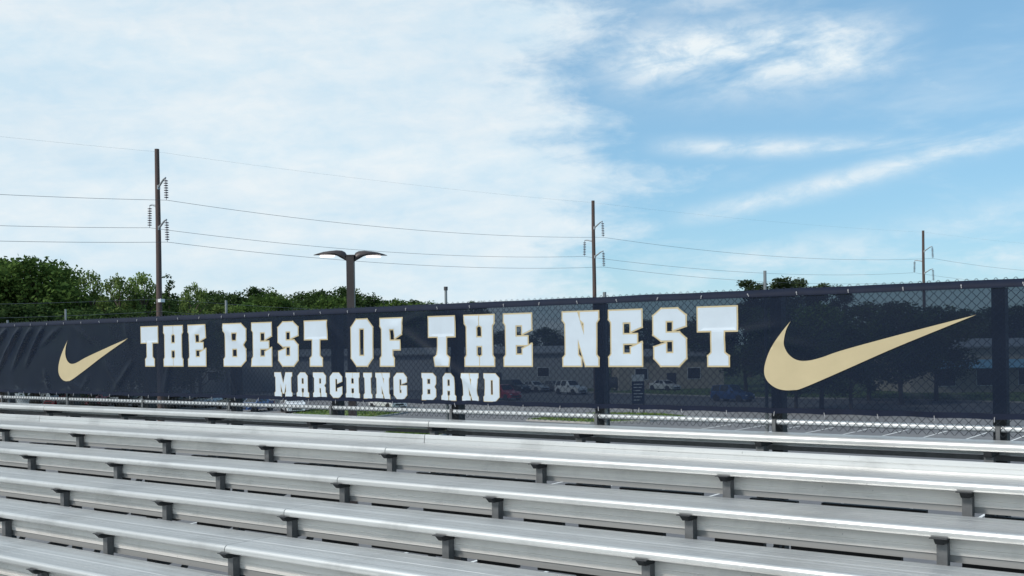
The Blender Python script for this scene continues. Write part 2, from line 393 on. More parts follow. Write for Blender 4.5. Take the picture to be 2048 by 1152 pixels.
# bracket: a short channel running front to back under the planks, cut back at an angle in front
br = MB()
br.prism([(-.085, -.062), (-.045, -.100), (.50, -.100), (.50, -.062)], -.026, .026)
br.box(-.050, .050, -.088, .50, -.0618, -.0565)
bracket_me = br.mesh('seat_bracket', 'dark_steel')
shade_bar_me = MB().box(0, .74, 0, .05, -.03, .03).mesh('gap_shade_bar', 'dark_steel')  # added dark bars, standing for the black shade patches in the gaps
shade_bar2_me = MB().box(.032, .40, 0, .05, -.03, .03).mesh('gap_shade_bar', 'dark_steel')
rngb = random.Random(4)
NROW = 9
for i in range(NROW):
    D = D0 - TREAD * i; z = H0 - RISE * i
    for k in range(4):
        x = frames[0] + SEG * k
        inst('seat_plank', seat_front, bl, rel(x, D, z))
        if i > 0:
            inst('seat_plank', seat_rear, bl, rel(x, D + .272, z - .001))
            rz_ = inst('riser_plank', riser, bl, rel(x, D + .122, z - .062), 0, (1, 1, (1, .95, 1.02, 1.09, 1.18, 1.29, 1.42, 1.45, 1.45)[i]))
            inst('riser_edge', riser_edge, rz_)
    for fi, x in enumerate(frames):
        p = inst('seat_post', post_me, bl, rel(x, D + .055, z))
        inst('seat_bracket', bracket_me, p, (0, 0, 0), 0, (1, .50 if i == 0 else 1, 1))
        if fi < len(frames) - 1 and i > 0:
            inst('gap_shade_bar', shade_bar_me, bl, rel(x + rngb.uniform(.52, .62), D + .43, z - .295))
            inst('gap_shade_bar', shade_bar2_me, bl, rel(x, D + .39, z - .295))
for k in range(4):
    x = frames[0] + SEG * k
    inst('back_plank', kick, bl, rel(x, D0 - TREAD + .546, H0 - RISE - .004))
strip_me = MB().box(GAP, SEG - GAP, 0, .03, -.103, -.075).mesh('toe_strip', 'rail_white')
beam_me = MB().prism([(0, -.142), (.06, -.142), (.06, -.134), (.008, -.134), (.008, -.106), (0, -.106)], GAP, SEG - GAP).mesh('back_beam', 'post_steel')
for k in range(4):
    x = frames[0] + SEG * k
    inst('toe_strip', strip_me, bl, rel(x, 8.13, H0)); inst('back_beam', beam_me, bl, rel(x, 8.125, H0))
# frames: sloped stringer, uprights down to the ground, diagonal brace
zt = H0 - .62; Dlo = D0 - TREAD * (NROW - 1); zlo = zt - RISE * (NROW - 1)
fr = MB(); fr.bar((0, Dlo - D0 - .1, zlo - .03), (0, .36, zt + .12), .07, .10); stringer_me = fr.mesh('stringer', 'dark_steel')
leg_mid = MB().box(-.045, .045, -.045, .045, 0, zt - RISE * 4.5 - .05).mesh('upright', 'column_paint')
leg_low = MB().box(-.045, .045, -.045, .045, 0, zlo - .05).mesh('upright', 'column_paint')
brace_me = MB().bar((0, 4.9 - D0, .5), (0, .30, zt - .2), .05, .05).mesh('brace', 'dark_steel')
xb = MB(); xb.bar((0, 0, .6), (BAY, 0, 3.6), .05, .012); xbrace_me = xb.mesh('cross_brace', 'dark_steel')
for fi, x in enumerate(frames):
    inst('stringer', stringer_me, bl, (x - XF, 0, 0))
    inst('upright', leg_mid, bl, (x - XF, -TREAD * 4.5 + .1, 0)); inst('upright', leg_low, bl, (x - XF, Dlo - D0, 0))
    inst('brace', brace_me, bl, (x - XF + .06, 0, 0))
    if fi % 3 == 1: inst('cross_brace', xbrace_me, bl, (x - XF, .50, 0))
RAIL_Z = EYE + .384; RAILB_Z = EYE - .654; FY = 8.25
col_me = MB().box(-.046, .046, -.05, .05, 0, RAIL_Z - .03).mesh('back_column', 'column_paint')
for x in frames: inst('back_column', col_me, bl, (x - XF, FY + .088 - D0, 0))

# ------------------------------------------------------------------ chain link fence
XA, XB = frames[0] - .1, frames[-1] + .1
fc = empty('chain_link_fence', (XF, FY, 0), label='chain link fence with round steel rails along the back of the bleacher', cat='fence')
def frel(x, y, z): return (x - XF, y - FY, z)
MB().tube([(XA - XF, 0, RAIL_Z), (XB - XF, 0, RAIL_Z)], .022, 10).obj('top_rail', 'rail_white', fc, True, 40)
for a, b in zip(frames[:-1], frames[1:]):
    MB().tube([(a - XF + .012, 0, RAILB_Z), (b - XF - .012, 0, RAILB_Z)], .0235, 10).obj('bottom_rail', 'rail_white', fc, True, 40)
tall = MB().tube([(0, 0, RAILB_Z - .35), (0, 0, EYE + .565)], .0135, 8); tall_me = tall.mesh('fence_post', 'galvanised', True, 40)
short_me = MB().tube([(0, 0, RAILB_Z - .2), (0, 0, EYE + .455)], .016, 8).mesh('fence_post', 'galvanised', True, 40)
for fi, x in enumerate(frames):
    if fi % 2 == 0: inst('fence_post', tall_me, fc, (x - XF - .075, .012, 0))
    if fi in (3, 9): inst('fence_post', short_me, fc, (x - XF + .07, .036, 0))
clamp_me = MB().tube([(-.02, 0, 0), (.02, 0, 0)], .027, 10).box(-.014, .014, -.034, -.024, -.075, .02).mesh('rail_clamp', 'post_steel', True, 40)
for x in frames: inst('rail_clamp', clamp_me, fc, (x - XF, 0, RAILB_Z))
# the cap on the post in the middle of the fence
MB().tube([(0, 0, 0), (0, 0, .036)], .020, 10).obj('post_cap', 'pipe_dark', fc, True, 40, (frames[8] - XF - .075, .012, EYE + .545))
# woven wires: each picket is one zigzag wire hooked into the next
PIT = .0655; mb = MB(); zt0, zb0 = RAIL_Z + .040, RAILB_Z - .055
nz = int(round((zt0 - zb0) / (PIT / 2))); hz = (zt0 - zb0) / nz; yw = -.0275; wr_ = .0023
for i in range(int((XB - XA) / (PIT / 2))):
    vs = []; fs = []
    for j in range(nz + 1):
        c = i if i % 2 == j % 2 else i + 1
        xx = XA - XF + c * PIT / 2 + (.002 if c == i else -.002); yy = yw + (.0021 if (c == i) == (j % 4 < 2) else -.0021); zz = zb0 + hz * j
        for a in range(3):
            th = a * 2.0944 + .5; vs.append((xx + math.cos(th) * wr_ * 1.4, yy + math.sin(th) * wr_, zz))
    for j in range(nz):
        for a in range(3): fs.append((j * 3 + a, j * 3 + (a + 1) % 3, j * 3 + 3 + (a + 1) % 3, j * 3 + 3 + a))
    mb.add(vs, fs)
tag(mb.obj('chain_link_mesh', 'wire', fc), kind='stuff')

# ------------------------------------------------------------------ banner
BY = 8.19; DZ = EYE - 5.5
ban = empty('banner', (XF, BY, 0), label='navy mesh banner with white lettering and gold check marks tied to the fence', cat='banner')
B_TOP, B_BOT, HEM = RAIL_Z + .008, EYE - .582, EYE - .540
folds = [(-15.4, 6.75, -16.1, 6.2, .07, .020), (-14.9, 6.76, -15.7, 6.1, .05, .018), (-14.55, 6.76, -15.1, 6.2, .05, .020), (-14.25, 6.76, -14.7, 6.25, .05, .018), (-13.95, 6.77, -14.35, 6.3, .05, .016),
         (-13.30, 6.76, -12.95, 6.56, .045, .009), (-13.50, 6.76, -13.95, 6.52, .045, .009), (-13.35, 5.98, -12.95, 5.85, .045, .006), (-13.95, 6.10, -13.85, 5.86, .045, .007), (-12.95, 6.02, -13.1, 5.86, .04, .005), (-12.5, 6.2, -12.2, 5.9, .05, .009),
         (-12.1, 6.75, -12.0, 6.5, .06, .010), (-12.0, 6.2, -12.35, 5.88, .05, .010), (-11.2, 6.2, -11.3, 5.85, .06, .008), (-10.3, 6.75, -9.85, 6.45, .07, .012), (-10.4, 6.75, -10.75, 6.55, .06, .010), (-10.1, 6.2, -9.9, 5.85, .05, .009),
         (-9.7, 6.2, -9.45, 5.9, .06, .009), (-8.5, 6.72, -8.2, 6.4, .06, .008), (-7.4, 6.55, -6.55, 6.05, .075, .016), (-6.95, 6.76, -7.5, 6.6, .06, .010), (-6.8, 6.76, -6.4, 6.62, .06, .010), (-6.6, 6.1, -6.3, 5.9, .05, .008),
         (-5.1, 6.3, -5.0, 5.9, .10, .006), (-3.45, 6.5, -3.9, 6.42, .05, .006), (-3.4, 6.4, -3.1, 6.33, .05, .004), (-2.35, 5.98, -2.2, 5.84, .05, .007), (-2.05, 5.97, -1.9, 5.84, .05, .007), (-17.5, 6.7, -18.2, 6.0, .08, .02), (-1.2, 6.0, -.9, 5.85, .06, .007), (1.0, 6.6, 1.6, 6.1, .07, .01)]
def wrinkle(x, z):
    v = .0045 * noise.noise(Vector((x * 1.7, z * 2.2, 3.1))) + .0018 * noise.noise(Vector((x * 6, z * 5, 9.7)))
    for x0, z0, x1, z1, w, a in folds:
        if not (min(x0, x1) - .4 < x < max(x0, x1) + .4): continue
        dx, dz = x1 - x0, z1 - z0; L2 = dx * dx + dz * dz; t = ((x - x0) * dx + (z - z0) * dz) / L2
        if t < -.3 or t > 1.3: continue
        e = abs((x - x0) * dz - (z - z0) * dx) / math.sqrt(L2)
        f = max(0., min(1., (t + .3) / .4)) * max(0., min(1., (1.3 - t) / .6)); v -= a * (2.0 if x < -13.7 else 1.3) * f * math.exp(-(e / w) ** 2 * 1.6)
    k = max(0., min(1., (RAIL_Z - .02 - z) / .12)) * .9 + .1
    k2 = max(0., min(1., (z - B_BOT) / .10)) * .8 + .2
    return v * k * k2
def cloth(name, x0, x1, z0, z1, nx, nzz, mt, off=0.):
    mb = MB(); vs = []; fs = []
    for i in range(nx + 1):
        for j in range(nzz + 1):
            x = x0 + (x1 - x0) * i / nx; z = z0 + (z1 - z0) * j / nzz
            ph = math.sin(math.pi * (x - BX0 - .15) / .41); zb = (abs(ph) * .007 + .006 * noise.noise(Vector((x * .8, 4, 2)))) * max(0., 1 - (z - B_BOT) / .12)
            vs.append((x - XF, wrinkle(x, z) + off - abs(ph) * .006 * max(0., 1 - (z - B_BOT) / .10), z + zb))
    for i in range(nx):
        for j in range(nzz): a = i * (nzz + 1) + j; fs.append((a, a + nzz + 1, a + nzz + 2, a + 1))
    mb.add(vs, fs); return mb.obj(name, mt, ban, True)
BX0, BX1 = frames[0] + .2, frames[-1] - 1.2
cloth('mesh_fabric', BX0, BX1, B_BOT, RAIL_Z - .03, 1000, 40, 'banner_mesh')
cloth('hem', BX0, BX1, B_BOT, HEM, 400, 3, 'navy_hem', -.004)
# the top edge is wrapped over the rail
mb = MB(); vs = []; fs = []
prof = [(-.004, -.034), (-.004, -.02), (.004, .0), (.022, .0175), (.036, .0265)]; N = 500
for i in range(N + 1):
    x = BX0 + (BX1 - BX0) * i / N; sag = .004 * noise.noise(Vector((x * 2.3, 0, 5))) ; w0 = wrinkle(x, RAIL_Z - .034)
    for q, (yy, zz) in enumerate(prof): vs.append((x - XF, yy + (w0 if q < 2 else 0) - (.003 if q < 2 else 0), RAIL_Z + zz + (sag if q >= 1 else 0)))
n5 = len(prof)
for i in range(N):
    for q in range(n5 - 1): a = i * n5 + q; fs.append((a, a + n5, a + n5 + 1, a + 1))
mb.add(vs, fs); mb.obj('top_hem', 'navy_hem', ban, True)
tie_me = MB().box(-.0026, .0026, -.009, -.005, -.022, .016).box(-.0026, .0026, -.009, .03, .012, .016).mesh('zip_tie', 'zip_tie')
tiet_me = MB().box(-.0026, .0026, -.011, -.006, -.022, .006).box(-.004, .004, -.014, -.006, -.008, .002).mesh('zip_tie', 'zip_tie')
x = BX0 + .15; q = 0; rt = random.Random(8)
while x < BX1:
    o = inst('zip_tie', tie_me, ban, (x - XF, -.003, HEM - .040)); o.rotation_euler = (0, rt.uniform(-.35, .35), 0)
    o = inst('zip_tie', tiet_me, ban, (x - XF + .2, -.002, RAIL_Z - .006)); o.rotation_euler = (0, rt.uniform(-.5, .5), 0)
    x += .41; q += 1

GL = {}
GL['T'] = [[(0, 1), (1, 1), (1, .60), (.67, .60), (.67, .22), (.78, .16), (.78, 0), (.26, 0), (.26, .16), (.35, .22), (.35, .60), (0, .60)]]
GL['H'] = [[(0, 1), (.488, 1), (.488, .81), (.40, .775), (.40, .565), (.60, .565), (.60, .775), (.512, .81), (.512, 1), (1, 1), (1, .85), (.94, .79), (.94, .21), (1, .15), (1, 0), (.512, 0), (.512, .17), (.60, .205), (.60, .395), (.40, .395), (.40, .205), (.488, .17), (.488, 0), (0, 0), (0, .15), (.06, .21), (.06, .79), (0, .85)]]
GL['E'] = [[(0, 1), (1, 1), (1, .70), (.67, .615), (.67, .785), (.425, .785), (.425, .565), (.86, .565), (.86, .400), (.425, .400), (.425, .21), (.67, .21), (.67, .325), (1, .415), (1, 0), (0, 0), (0, .15), (.07, .21), (.07, .79), (0, .85)]]
GL['B'] = [[(0, 1), (.78, 1), (1, .87), (1, .61), (.90, .51), (.90, .48), (1, .39), (1, .13), (.78, 0), (0, 0), (0, .15), (.07, .21), (.07, .79), (0, .85)], [(.385, .59), (.615, .59), (.615, .80), (.385, .80)], [(.385, .205), (.615, .205), (.615, .41), (.385, .41)]]
GL['S'] = [[(.25, 1), (.75, 1), (1, .88), (1, .70), (.62, .625), (.62, .79), (.385, .79), (.385, .580), (.80, .580), (1, .47), (1, .13), (.78, 0), (.22, 0), (.02, .13), (.02, .325), (.385, .395), (.385, .22), (.615, .22), (.615, .445), (.24, .445), (0, .55), (0, .88)]]
GL['O'] = [[(.25, 1), (.75, 1), (1, .83), (1, .17), (.75, 0), (.25, 0), (0, .17), (0, .83)], [(.385, .21), (.62, .21), (.62, .81), (.385, .81)]]
GL['F'] = [[(0, 1), (1, 1), (1, .67), (.66, .585), (.66, .78), (.425, .78), (.425, .53), (.88, .53), (.88, .345), (.54, .345), (.54, .21), (.61, .15), (.61, 0), (0, 0), (0, .15), (.07, .21), (.07, .79), (0, .85)]]
GL['N'] = [[(0, 1), (.42, 1), (.60, .57), (.60, .79), (.49, .86), (.49, 1), (1, 1), (1, .86), (.94, .79), (.94, .20), (1, .14), (1, 0), (.64, 0), (.42, .50), (.42, .20), (.51, .14), (.51, 0), (0, 0), (0, .14), (.07, .20), (.07, .79), (0, .86)]]
GL['M'] = [[(0, 1), (.36, 1), (.5, .52), (.64, 1), (1, 1), (1, .86), (.94, .80), (.94, .20), (1, .14), (1, 0), (.61, 0), (.61, .14), (.655, .20), (.655, .55), (.54, .13), (.46, .13), (.345, .55), (.345, .20), (.39, .14), (.39, 0), (0, 0), (0, .14), (.06, .20), (.06, .80), (0, .86)]]
GL['A'] = [[(.30, 1), (.70, 1), (.90, .86), (.90, .21), (1, .15), (1, 0), (.54, 0), (.54, .15), (.60, .21), (.60, .36), (.40, .36), (.40, .21), (.46, .15), (.46, 0), (0, 0), (0, .15), (.10, .21), (.10, .86)], [(.41, .53), (.59, .53), (.59, .78), (.41, .78)]]
GL['R'] = [[(0, 1), (.76, 1), (.95, .87), (.95, .58), (.82, .48), (.92, .39), (.92, .20), (1, .15), (1, 0), (.62, 0), (.59, .38), (.47, .38), (.47, .20), (.53, .15), (.53, 0), (0, 0), (0, .15), (.08, .21), (.08, .79), (0, .85)], [(.45, .55), (.61, .55), (.61, .78), (.45, .78)]]
GL['C'] = [[(.25, 1), (.75, 1), (1, .84), (1, .66), (.61, .57), (.61, .76), (.45, .76), (.45, .24), (.61, .24), (.61, .37), (1, .44), (1, .16), (.75, 0), (.25, 0), (0, .16), (0, .84)]]
GL['I'] = [[(0, 1), (1, 1), (1, .86), (.86, .80), (.86, .20), (1, .14), (1, 0), (0, 0), (0, .14), (.14, .20), (.14, .80), (0, .86)]]
GL['G'] = [[(.25, 1), (.75, 1), (1, .84), (1, .66), (.61, .58), (.61, .77), (.44, .77), (.44, .23), (.60, .23), (.60, .37), (.53, .37), (.53, .52), (1, .52), (1, .16), (.75, 0), (.25, 0), (0, .16), (0, .84)]]
GL['D'] = [[(0, 1), (.75, 1), (1, .84), (1, .16), (.75, 0), (0, 0), (0, .15), (.08, .21), (.08, .79), (0, .85)], [(.45, .23), (.60, .23), (.60, .77), (.45, .77)]]
def flat_print(name, loops, mt, off, parent):
    """filled outline (with holes) laid on the cloth; loops hold (x, z) world points"""
    tris = tessellate_polygon([[Vector((x, z, 0)) for x, z in lp] for lp in loops])
    pts = [p for lp in loops for p in lp]
    me = bpy.data.meshes.new(name); me.from_pydata([(x, 0, z) for x, z in pts], [], [tuple(t) for t in tris])
    bm = bmesh.new(); bm.from_mesh(me)
    xs = [p[0] for p in pts]; zs = [p[1] for p in pts]
    c = math.floor(min(xs) / .026) * .026
    while c < max(xs):
        bmesh.ops.bisect_plane(bm, geom=bm.verts[:] + bm.edges[:] + bm.faces[:], plane_co=(c, 0, 0), plane_no=(1, 0, 0)); c += .026
    c = math.floor(min(zs) / .04) * .04
    while c < max(zs):
        bmesh.ops.bisect_plane(bm, geom=bm.verts[:] + bm.edges[:] + bm.faces[:], plane_co=(0, 0, c), plane_no=(0, 0, 1)); c += .04
    for v in bm.verts: v.co = (v.co.x - XF, wrinkle(v.co.x, v.co.z) - off, v.co.z)
    for f in bm.faces:
        f.normal_update()
        if f.normal.y > 0: f.normal_flip()
        f.smooth = True
    bm.to_mesh(me); bm.free(); me.materials.append(MAT[mt])
    o = bpy.data.objects.new(name, me); return link(o, parent)
def outline_strips(name, loops, w, mt, off, parent):
    mb = MB(); q = 0
    for lp in loops:
        n = len(lp)
        for i in range(n):
            a, b = Vector(lp[i]), Vector(lp[(i + 1) % n]); dd = (b - a); L = dd.length; dd.normalize(); nn = Vector((-dd.y, dd.x)) * w
            k = max(1, int(L / .025)); a = a - dd * w; b = b + dd * w; vs = []; q += 1; o2 = off + (q % 9) * .00008
            for j in range(k + 1):
                p = a + (b - a) * (j / k)
                for s_ in (1, -1): r_ = p + nn * s_; vs.append((r_.x - XF, wrinkle(r_.x, r_.y) - o2, r_.y))
            mb.add(vs, [(2 * j, 2 * j + 1, 2 * j + 3, 2 * j + 2) for j in range(k)])
    me = mb.mesh(name, mt); o = bpy.data.objects.new(name, me); return link(o, parent)
def letter(ch, x0, x1, z0, z1, gw):
    x0 += gw; x1 -= gw; z0 += gw; z1 -= gw
    loops = [[(x0 + (x1 - x0) * x, z0 + (z1 - z0) * z) for x, z in lp] for lp in GL[ch]]
    o = flat_print('letter', loops, 'white_print', .0070, ban)
    outline_strips('letter_outline', loops, gw, 'gold_print', .0050, o)
for ch, a, b in (('T', -11.759, -11.394), ('H', -11.297, -10.909), ('E', -10.823, -10.473), ('B', -10.163, -9.753), ('E', -9.669, -9.32), ('S', -9.232, -8.89), ('T', -8.808, -8.437), ('O', -8.096, -7.768), ('F', -7.682, -7.354), ('T', -7.026, -6.671), ('H', -6.566, -6.19), ('E', -6.093, -5.753), ('N', -5.427, -5.027), ('E', -4.94, -4.591), ('S', -4.499, -4.169), ('T', -4.079, -3.708)):
    letter(ch, a, b, 5.288 + DZ, 5.793 + DZ, .0125)
for ch, a, b in (('M', -9.291, -8.997), ('A', -8.933, -8.733), ('R', -8.673, -8.46), ('C', -8.415, -8.225), ('H', -8.179, -7.97), ('I', -7.92, -7.791), ('N', -7.747, -7.541), ('G', -7.496, -7.309), ('B', -7.119, -6.926), ('A', -6.863, -6.672), ('N', -6.602, -6.392), ('D', -6.336, -6.142)):
    letter(ch, a, b, 4.955 + DZ, 5.229 + DZ, .0055)
def crom(pts, n=6):
    outp = []
    for i in range(len(pts) - 1):
        p0 = Vector(pts[max(i - 1, 0)]); p1 = Vector(pts[i]); p2 = Vector(pts[i + 1]); p3 = Vector(pts[min(i + 2, len(pts) - 1)])
        for k in range(n):
            t = k / n; outp.append(tuple(.5 * ((2 * p1) + (p2 - p0) * t + (2 * p0 - 5 * p1 + 4 * p2 - p3) * t * t + (3 * p1 - p0 - 3 * p2 + p3) * t ** 3)))
    return outp
low_c = [(-3.263, 5.651), (-3.343, 5.56), (-3.432, 5.436), (-3.478, 5.325), (-3.489, 5.242), (-3.465, 5.179), (-3.408, 5.131), (-3.336, 5.107), (-3.249, 5.107), (-3.164, 5.127), (-2.832, 5.268), (-2.437, 5.44), (-1.88, 5.663)]
up_c = [(-1.88, 5.663), (-2.31, 5.558), (-2.829, 5.424), (-3.021, 5.362), (-3.133, 5.338), (-3.217, 5.345), (-3.281, 5.387), (-3.316, 5.449), (-3.318, 5.511), (-3.299, 5.586), (-3.263, 5.651)]
sw = crom(low_c) + crom(up_c)
def emblem(dx, dz, sx):
    pts = [((x + 3.489) * sx - 3.489 + dx, z + dz) for x, z in sw]
    flat_print('check_mark', [pts], 'gold_print', .0065, ban)
emblem(0, DZ, 1.0); emblem(-13.606 + 3.489, DZ - .012, .995)

# ------------------------------------------------------------------ lamp post with two lit heads
lp0 = wp(701, 520, 20.0)
lamp = empty('street_lamp', (lp0.x, lp0.y, 0), PSI, label='dark bronze square lamp post with two lit curved heads behind the banner', cat='street lamp')
ztop = wp(701, 512, 20.0).z
MB().box(-.070, .070, -.070, .070, .5, ztop).obj('pole', 'lamp_bronze', lamp)
MB().box(-.078, .078, -.078, .078, ztop, ztop + .018).obj('pole_cap', 'lamp_bronze', lamp)
MB().tube([(0, 0, 0), (0, 0, .7)], .30, 20).obj('base', 'concrete', lamp, True, 40)
def lamp_head(sx, yaw, dz):
    """curved cobra-like head: a tapering shell rising from the pole and drooping to a tip"""
    st = [(.055, -.076, .076, .070), (.10, -.030, .105, .085), (.16, .002, .103, .110), (.26, .045, .070, .140), (.38, .049, .056, .155), (.50, .047, .043, .140), (.62, .040, .020, .100), (.70, .033, .006, .035)]
    mb = MB(); vs = []; n = 12
    for (x, zc, hh, ww) in st:
        for k in range(n):
            th = 2 * math.pi * k / n; zz = math.sin(th); zz = zz * hh if zz > 0 else zz * hh * .45
            vs.append((x * sx, math.cos(th) * ww, zc + zz))
    fs = []
    for i in range(len(st) - 1):
        for k in range(n): fs.append((i * n + k, i * n + (k + 1) % n, (i + 1) * n + (k + 1) % n, (i + 1) * n + k))
    fs.append(tuple(range(n))); fs.append(tuple((len(st) - 1) * n + k for k in range(n)))
    mb.add(vs, fs); h = mb.obj('lamp_head', 'lamp_bronze', lamp, True, 50, (0, 0, ztop + dz)); h.rotation_euler = (0, 0, yaw)
    lm = MB(); lv = []; ln = 14
    for ring, (rr, zz) in enumerate(((1.0, .010), (.92, -.012), (.0, -.018))):
        for k in range(ln):
            th = 2 * math.pi * k / ln; x = .44 + math.cos(th) * .150 * rr; lv.append((x * sx, math.sin(th) * .095 * rr, zz + .006))
    lf = [(i * ln + k, i * ln + (k + 1) % ln, (i + 1) * ln + (k + 1) % ln, (i + 1) * ln + k) for i in range(2) for k in range(ln)]
    lm.add(lv, lf); lm.obj('lens', 'lamp_lens', h, True)
lamp_head(-1, R(-8), .0); lamp_head(1, R(24), -.01)

# ------------------------------------------------------------------ utility poles and lines
P = [wp(314, 296, 86), wp(1186, 398, 121), wp(1846, 458, 160)]
P = [P[0] * 2 - P[1]] + P + [P[2] * 2 - P[1]]
for q in P: q.z = EYE + 15.95
ARMS = ((1, 2.45, 1.45, .62), (-1, 4.35, 1.45, .18), (1, 5.75, 1.50, .55))    # side, tip below top, reach, rise
attach = []; side_labels = {1: 'tallest wooden utility pole, at the left above the trees', 2: 'wooden utility pole rising behind the middle of the banner', 3: 'smallest and farthest wooden utility pole, at the right'}
for i, p in enumerate(P):
    dd = (P[min(i + 1, 4)] - P[max(i - 1, 0)]); dd.z = 0; dd.normalize(); ar = Vector((dd.y, -dd.x, 0))
    att = [p - up * .22]
    vis = 0 < i < 4
    if vis: po = empty('utility_pole', (p.x, p.y, 0), 0, label=side_labels[i], cat='utility pole', group='wooden power poles'); b0 = Vector((p.x, p.y, 0))
    if vis:
        rp = random.Random(i); lean = Vector((rp.uniform(-.1, .1), 0, 0)) * 0
        pts = [Vector((.02 * math.sin(k * 1.3 + i), .0, p.z * k / 8)) for k in range(9)]
        MB().tube(pts, [.265 - .085 * k / 8 for k in range(9)], 12).obj('pole', 'pole_wood', po, True, 50)
    for s_, dn, reach, rise in ARMS:
        tip = p + ar * s_ * reach - up * dn; root = p + ar * s_ * .14 - up * (dn + rise)
        low_p = tip - up * 1.78 + ar * s_ * .08; att.append(low_p)
        if vis:
            am = MB().tube([root - b0, root.lerp(tip, .7) + up * .08 - b0, tip - b0], [.085, .07, .06], 8); am.box(*((lambda c: (c.x - .12, c.x + .12, c.y - .12, c.y + .12, c.z - .16, c.z + .16))(root - ar * s_ * .05 - b0)))
            a_o = am.obj('arm', 'arm_steel', po, True, 40)
            st = MB(); st.tube([tip - b0, low_p - b0], .02, 6)
            for k in range(8):
                c = tip.lerp(low_p, .14 + .80 * k / 7.6) - b0
                st.tube([c + up * .05, c + up * .02, c - up * .03, c - up * .055], [.055, .155, .172, .055], 10)
            st.obj('insulator_string', 'insulator', a_o, True, 40)
    comm = p.copy(); comm.z = EYE + 4.02; comm += ar * .25; att.append(comm)
    comm2 = comm.copy(); comm2.z -= 1.0; att.append(comm2)
    if vis:
        MB().box(-.12, .45, -.20, .20, EYE + 3.75, EYE + 4.0).obj('junction_box', 'sign_white', po) if i == 1 else None
        MB().bar((-.05, -.1, EYE + 4.02), ar * .3 + Vector((0, 0, EYE + 4.02)), .05, .05).obj('line_bracket', 'arm_steel', po)
    attach.append(att)
wire_lab = ['thin shield wire strung along the pole tops', 'highest power line hung from the upper right insulators', 'power line hung from the left side insulators', 'lowest power line hung from the lower right insulators', 'communication cable crossing in front of the tree tops', 'lower communication cable close above the fence']
for w in range(6):
    mb = MB()
    for i in range(4):
        a, b = attach[i][w], attach[i + 1][w]; sag = (a - b).length * (.006 if w == 0 else .016)
        n = 24; pts = [a.lerp(b, k / n) - up * (sag * 4 * (k / n) * (1 - k / n)) for k in range(n + 1)]
        mb.tube(pts, (.0045 if w == 0 else .0155 if w < 4 else .011), 5)
    o = mb.obj('power_line' if w < 4 else 'cable', 'conductor', None, True)
    tag(o, wire_lab[w], 'power line' if w < 4 else 'cable', 'overhead lines')

# ------------------------------------------------------------------ buildings across the lot (seen through the banner)
def building(name, cx, cy, rz, L, W, Hh, wallm, label, windows, roof_over=.5, doors=()):
    b = empty(name, (cx, cy, 0), rz, label=label, cat='building')
    MB().box(-L / 2, L / 2, -W / 2, W / 2, 0, Hh).obj('wall', wallm, b)
    rf = MB(); rf.prism([(-W / 2 - roof_over, Hh), (0, Hh + .9), (W / 2 + roof_over, Hh), (W / 2 + roof_over, Hh - .18), (-W / 2 - roof_over, Hh - .18)], -L / 2 - roof_over, L / 2 + roof_over); rf.obj('roof', 'roof_metal', b)
    for x, z0, w, h in windows:
        f = MB().box(x - w / 2 - .08, x + w / 2 + .08, -W / 2 - .06, -W / 2 + .02, z0 - .08, z0 + h + .08).obj('window', 'sign_white', b)
        MB().box(x - w / 2, x + w / 2, -W / 2 - .075, -W / 2 - .058, z0, z0 + h).obj('pane', 'car_glass', f)
    for x, w, h in doors: MB().box(x - w / 2, x + w / 2, -W / 2 - .07, -W / 2 + .02, 0, h).obj('door', 'door_dark', b)
    return b
b0 = wp(770, 760, 165); building('school_building', b0.x, b0.y, PSI - .12, 66, 16, 5.2, 'wall_block', 'long low grey school building seen through the middle of the banner', [(x, 1.8, 1.6, 1.2) for x in (-24, -3, 25)], doors=[(-10, 2, 2.4), (18, 2, 2.4)])
b1 = wp(150, 770, 190); building('warehouse', b1.x, b1.y, PSI - .3, 60, 18, 5.6, 'wall_block', 'pale warehouse behind the left end of the banner', [(x, 2.2, 1.8, 1.3) for x in range(-24, 26, 8)], doors=[(4, 3, 3)])
b2 = wp(1960, 720, 128); bb = building('shop_building', b2.x, b2.y, PSI + .1, 22, 10, 5.4, 'wall_tan', 'tan shop with pale blue awning behind the right end of the banner', [(-7, 1.0, 2.4, 2.0), (-2, 1.0, 2.4, 2.0), (3, 1.0, 2.4, 2.0), (8, 1.0, 2.4, 2.0)], doors=[(5.5, 1.1, 2.3)])
MB().prism([(-6.6, 3.0), (-5.05, 3.9), (-5.05, 3.8), (-6.55, 2.9)], -9, 4).obj('awning', 'awning_blue', bb); MB().prism([(-6.6, 3.0), (-5.05, 3.9), (-5.05, 3.8), (-6.55, 2.9)], 4.3, 9.5).obj('awning', 'awning_orange', bb)
b3 = wp(1330, 745, 150); building('gymnasium', b3.x, b3.y, PSI, 14, 12, 4.6, 'wall_tan', 'small tan building behind the last word of the banner', [(-4, 1.5, 1.6, 1.4), (3, 1.5, 1.6, 1.4)], doors=[(0, 1.2, 2.3)])
# notice board on two legs
sp = gp(1277, 829); sg = empty('notice_board', (sp.x, sp.y, .2), PSI + .1, label='dark notice board on two legs seen through the banner', cat='sign')
MB().box(-.56, .56, -.04, .04, .75, 2.75).obj('board', 'sign_navy', sg); MB().box(-.56, .56, -.05, .05, 2.76, 3.35).obj('header', 'sign_white', sg)
for s_ in (-.5, .5): MB().box(s_ - .05, s_ + .05, -.035, .035, -.2, .75).obj('leg', 'plastic_black', sg)
for k in range(6): MB().box(-.42, .42 - .12 * (k % 3), -.052, -.042, 2.45 - .28 * k, 2.53 - .28 * k).obj('text_line', 'sign_white', sg)

